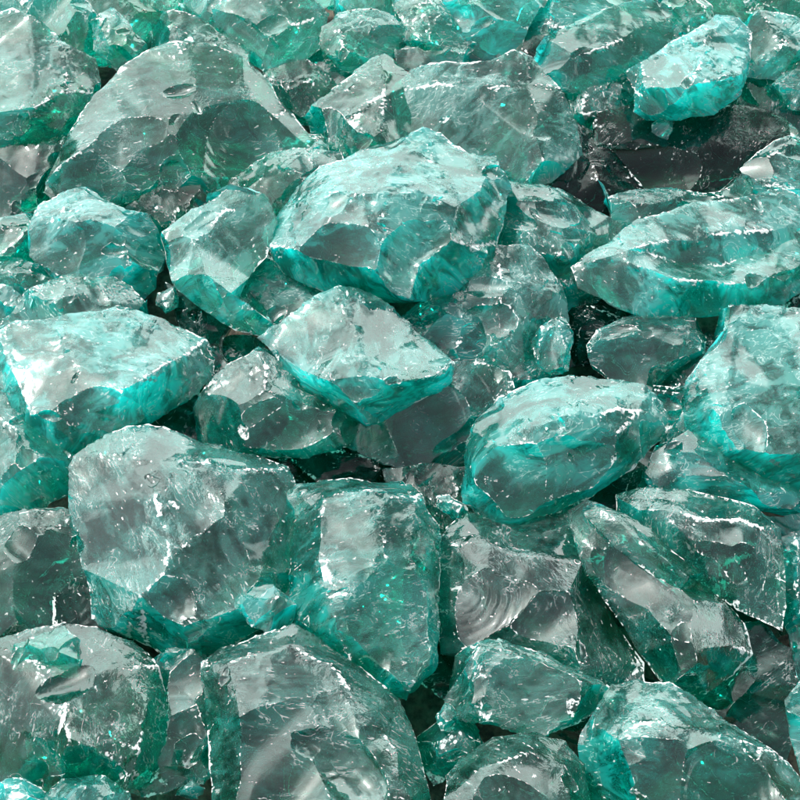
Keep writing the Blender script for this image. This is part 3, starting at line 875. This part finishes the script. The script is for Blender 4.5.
deep('dark green lump deep in the gap left of the tall-sided centre lump', 258, 240, 60, 42, tint=.05)
deep('green lump low at the top edge between the corner lump and the curved slab', 100, 20, 62, 40, tint=.5)
deep('green lump low behind the small grey clear chunk near the top', 340, 70, 60, 34, tint=.35)
deep('teal lump low at the top edge left of the bright cyan split lump', 400, -12, 120, 26, z=-80, tint=.6)
deep('green lump low at the top edge behind the cracked teal slab', 690, -12, 110, 26, z=-80, tint=.5)
deep('dark lump low in the gap above the shell-shaped lump at the right edge', 745, 212, 75, 34, z=-60, tint=.02)
deep('dark green lump low in the gap under the right tip of the broad slab', 186, 420, 60, 44, z=-75, tint=.05)
deep('dark green lump low in the gap under the right side of the oval lump', 630, 490, 80, 40, z=-55, tint=.04)
deep('dark green lump low between the mirror-faced block and the front corner boulder', 625, 715, 70, 40, z=-50, tint=.04)
deep('dark lump low in the gap between the standing block and the mirror-faced block', 440, 610, 40, 90, z=-50, tint=.04)
deep('dark lump low between the two-faced block and the front block with a mirror facet', 250, 650, 70, 30, z=-45, tint=.03)
deep('dark green lump low behind the clear lump and the two-faced block at the left', 85, 610, 60, 60, z=-55, tint=.04)
deep('dark lump low at the left between the broad slab and the thick-rimmed lump', 20, 300, 60, 40, z=-60, tint=.3)
deep('dark lump low behind the ring-scarred boulder', 700, 400, 50, 70, z=-50, tint=.04)
deep('dark lump low in the gap right of the big smooth grey slab', 565, 165, 40, 50, z=-40, tint=.02)
deep('dark green lump low behind the leaning clear slab near the right edge', 750, 590, 60, 60, z=-50, tint=.04)
deep('dark green lump low at the right edge under the big shell-shaped lump', 800, 318, 60, 34, z=-40, tint=.03)
deep('dark green lump low at the left edge above the clear dark corner block', -5, 648, 50, 34, z=-45, tint=.05)
deep('dark green lump low between the bright cyan split lump and the smooth grey slab', 545, 62, 40, 34, z=-55, tint=.05)
deep('green lump low at the top edge above the curved slab behind the dome', 165, -4, 46, 26, z=-75, tint=.3)


# --- loose splinters lodged on ledges and in the gaps
def crumb(label, x, y, r, z, tint=.7, milky=.5):
    rnd = random.Random(label)
    a0 = rnd.uniform(0, 6.28)
    el = rnd.uniform(1.3, 2.2)
    pts = []
    for k in range(6):
        a = a0 + 6.283 * k / 6 + rnd.uniform(-.3, .3)
        q = Vector((math.cos(a) * el, math.sin(a))) * r * rnd.uniform(.75, 1.15)
        q.rotate(Matrix.Rotation(a0, 2))
        pts.append((x + q.x, y + q.y))
    rock(label, pts, z=z, tint=tint, milky=milky, dust=.8, scoops=0, chips=.25, thick=.7, name='glass_splinter', group='loose glass splinters between the lumps')


crumb('tiny pale splinter in the gap left of the rounded front lump', 447, 716, 8, 8)
crumb('tiny teal splinter on the soil at the bottom edge beside the front block', 190, 792, 8, -20, .5)
crumb('tiny bright splinter under the left end of the straight seam', 212, 452, 8, -10)
crumb('tiny dark splinter in the gap right of the rounded mint lump', 168, 300, 7, -10, .3)
crumb('tiny pale splinter on the dark slab under the bright cyan wedge', 662, 126, 7, -14, .5)
crumb('tiny splinter in the gap between the oval lump and the sloping teal slab', 650, 482, 8, -6, .6)
crumb('tiny pale splinter above the mirror-faced block, left of the oval lump', 452, 508, 8, 0, .6)
crumb('tiny pale splinter at the lower right tip of the mirror-faced block', 612, 696, 7, 10, .4)
crumb('tiny cyan splinter between the broad slab and the two-faced block', 100, 450, 7, 6, .9)
crumb('tiny clear splinter in the gap at the right end of the clear dome', 318, 150, 6, 0, .3)

# ------------------------------------------------------------------ the ground the heap lies on
def ground():
    m = bpy.data.materials.new('dusty_soil')
    m.use_nodes = True
    nt = m.node_tree
    p = nt.nodes['Principled BSDF']
    tc = nt.nodes.new('ShaderNodeTexCoord')
    n1 = N(nt, 'ShaderNodeTexNoise', Scale=40.0, Detail=8, Roughness=.7)
    nt.links.new(tc.outputs['Object'], n1.inputs['Vector'])
    c = mixc(nt, ramp(nt, n1.outputs['Fac'], .35, .65), (.025, .024, .02), (.16, .135, .10))
    nt.links.new(c, p.inputs['Base Color'])
    p.inputs['Roughness'].default_value = .95
    b = N(nt, 'ShaderNodeBump', Strength=.8, Distance=.02)
    nt.links.new(n1.outputs['Fac'], b.inputs['Height'])
    nt.links.new(b.outputs[0], p.inputs['Normal'])
    bm = bmesh.new()
    # level with the foot of the heap, banked up behind it
    base = at(400, 800, -150)
    top = at(400, 0, -150)
    sl_ = (top.z - base.z) / (top.y - base.y)
    nx, ny = 60, 60
    grid = []
    for j in range(ny + 1):
        row = []
        for i in range(nx + 1):
            x = -3 + 6 * i / nx
            y = base.y - 2 + 6 * j / ny
            zz = base.z
            if y > base.y:
                zz += (min(y, top.y + .3) - base.y) * sl_
            row.append(bm.verts.new((x, y, zz + noise.noise(Vector((x * 4, y * 4, 0))) * .012)))
        grid.append(row)
    for j in range(ny):
        for i in range(nx):
            bm.faces.new([grid[j][i], grid[j][i + 1], grid[j + 1][i + 1], grid[j + 1][i]])
    me = bpy.data.meshes.new('ground')
    bm.to_mesh(me)
    bm.free()
    for f in me.polygons:
        f.use_smooth = True
    me.materials.append(m)
    o = bpy.data.objects.new('ground', me)
    col.objects.link(o)
    o['kind'] = 'structure'


ground()
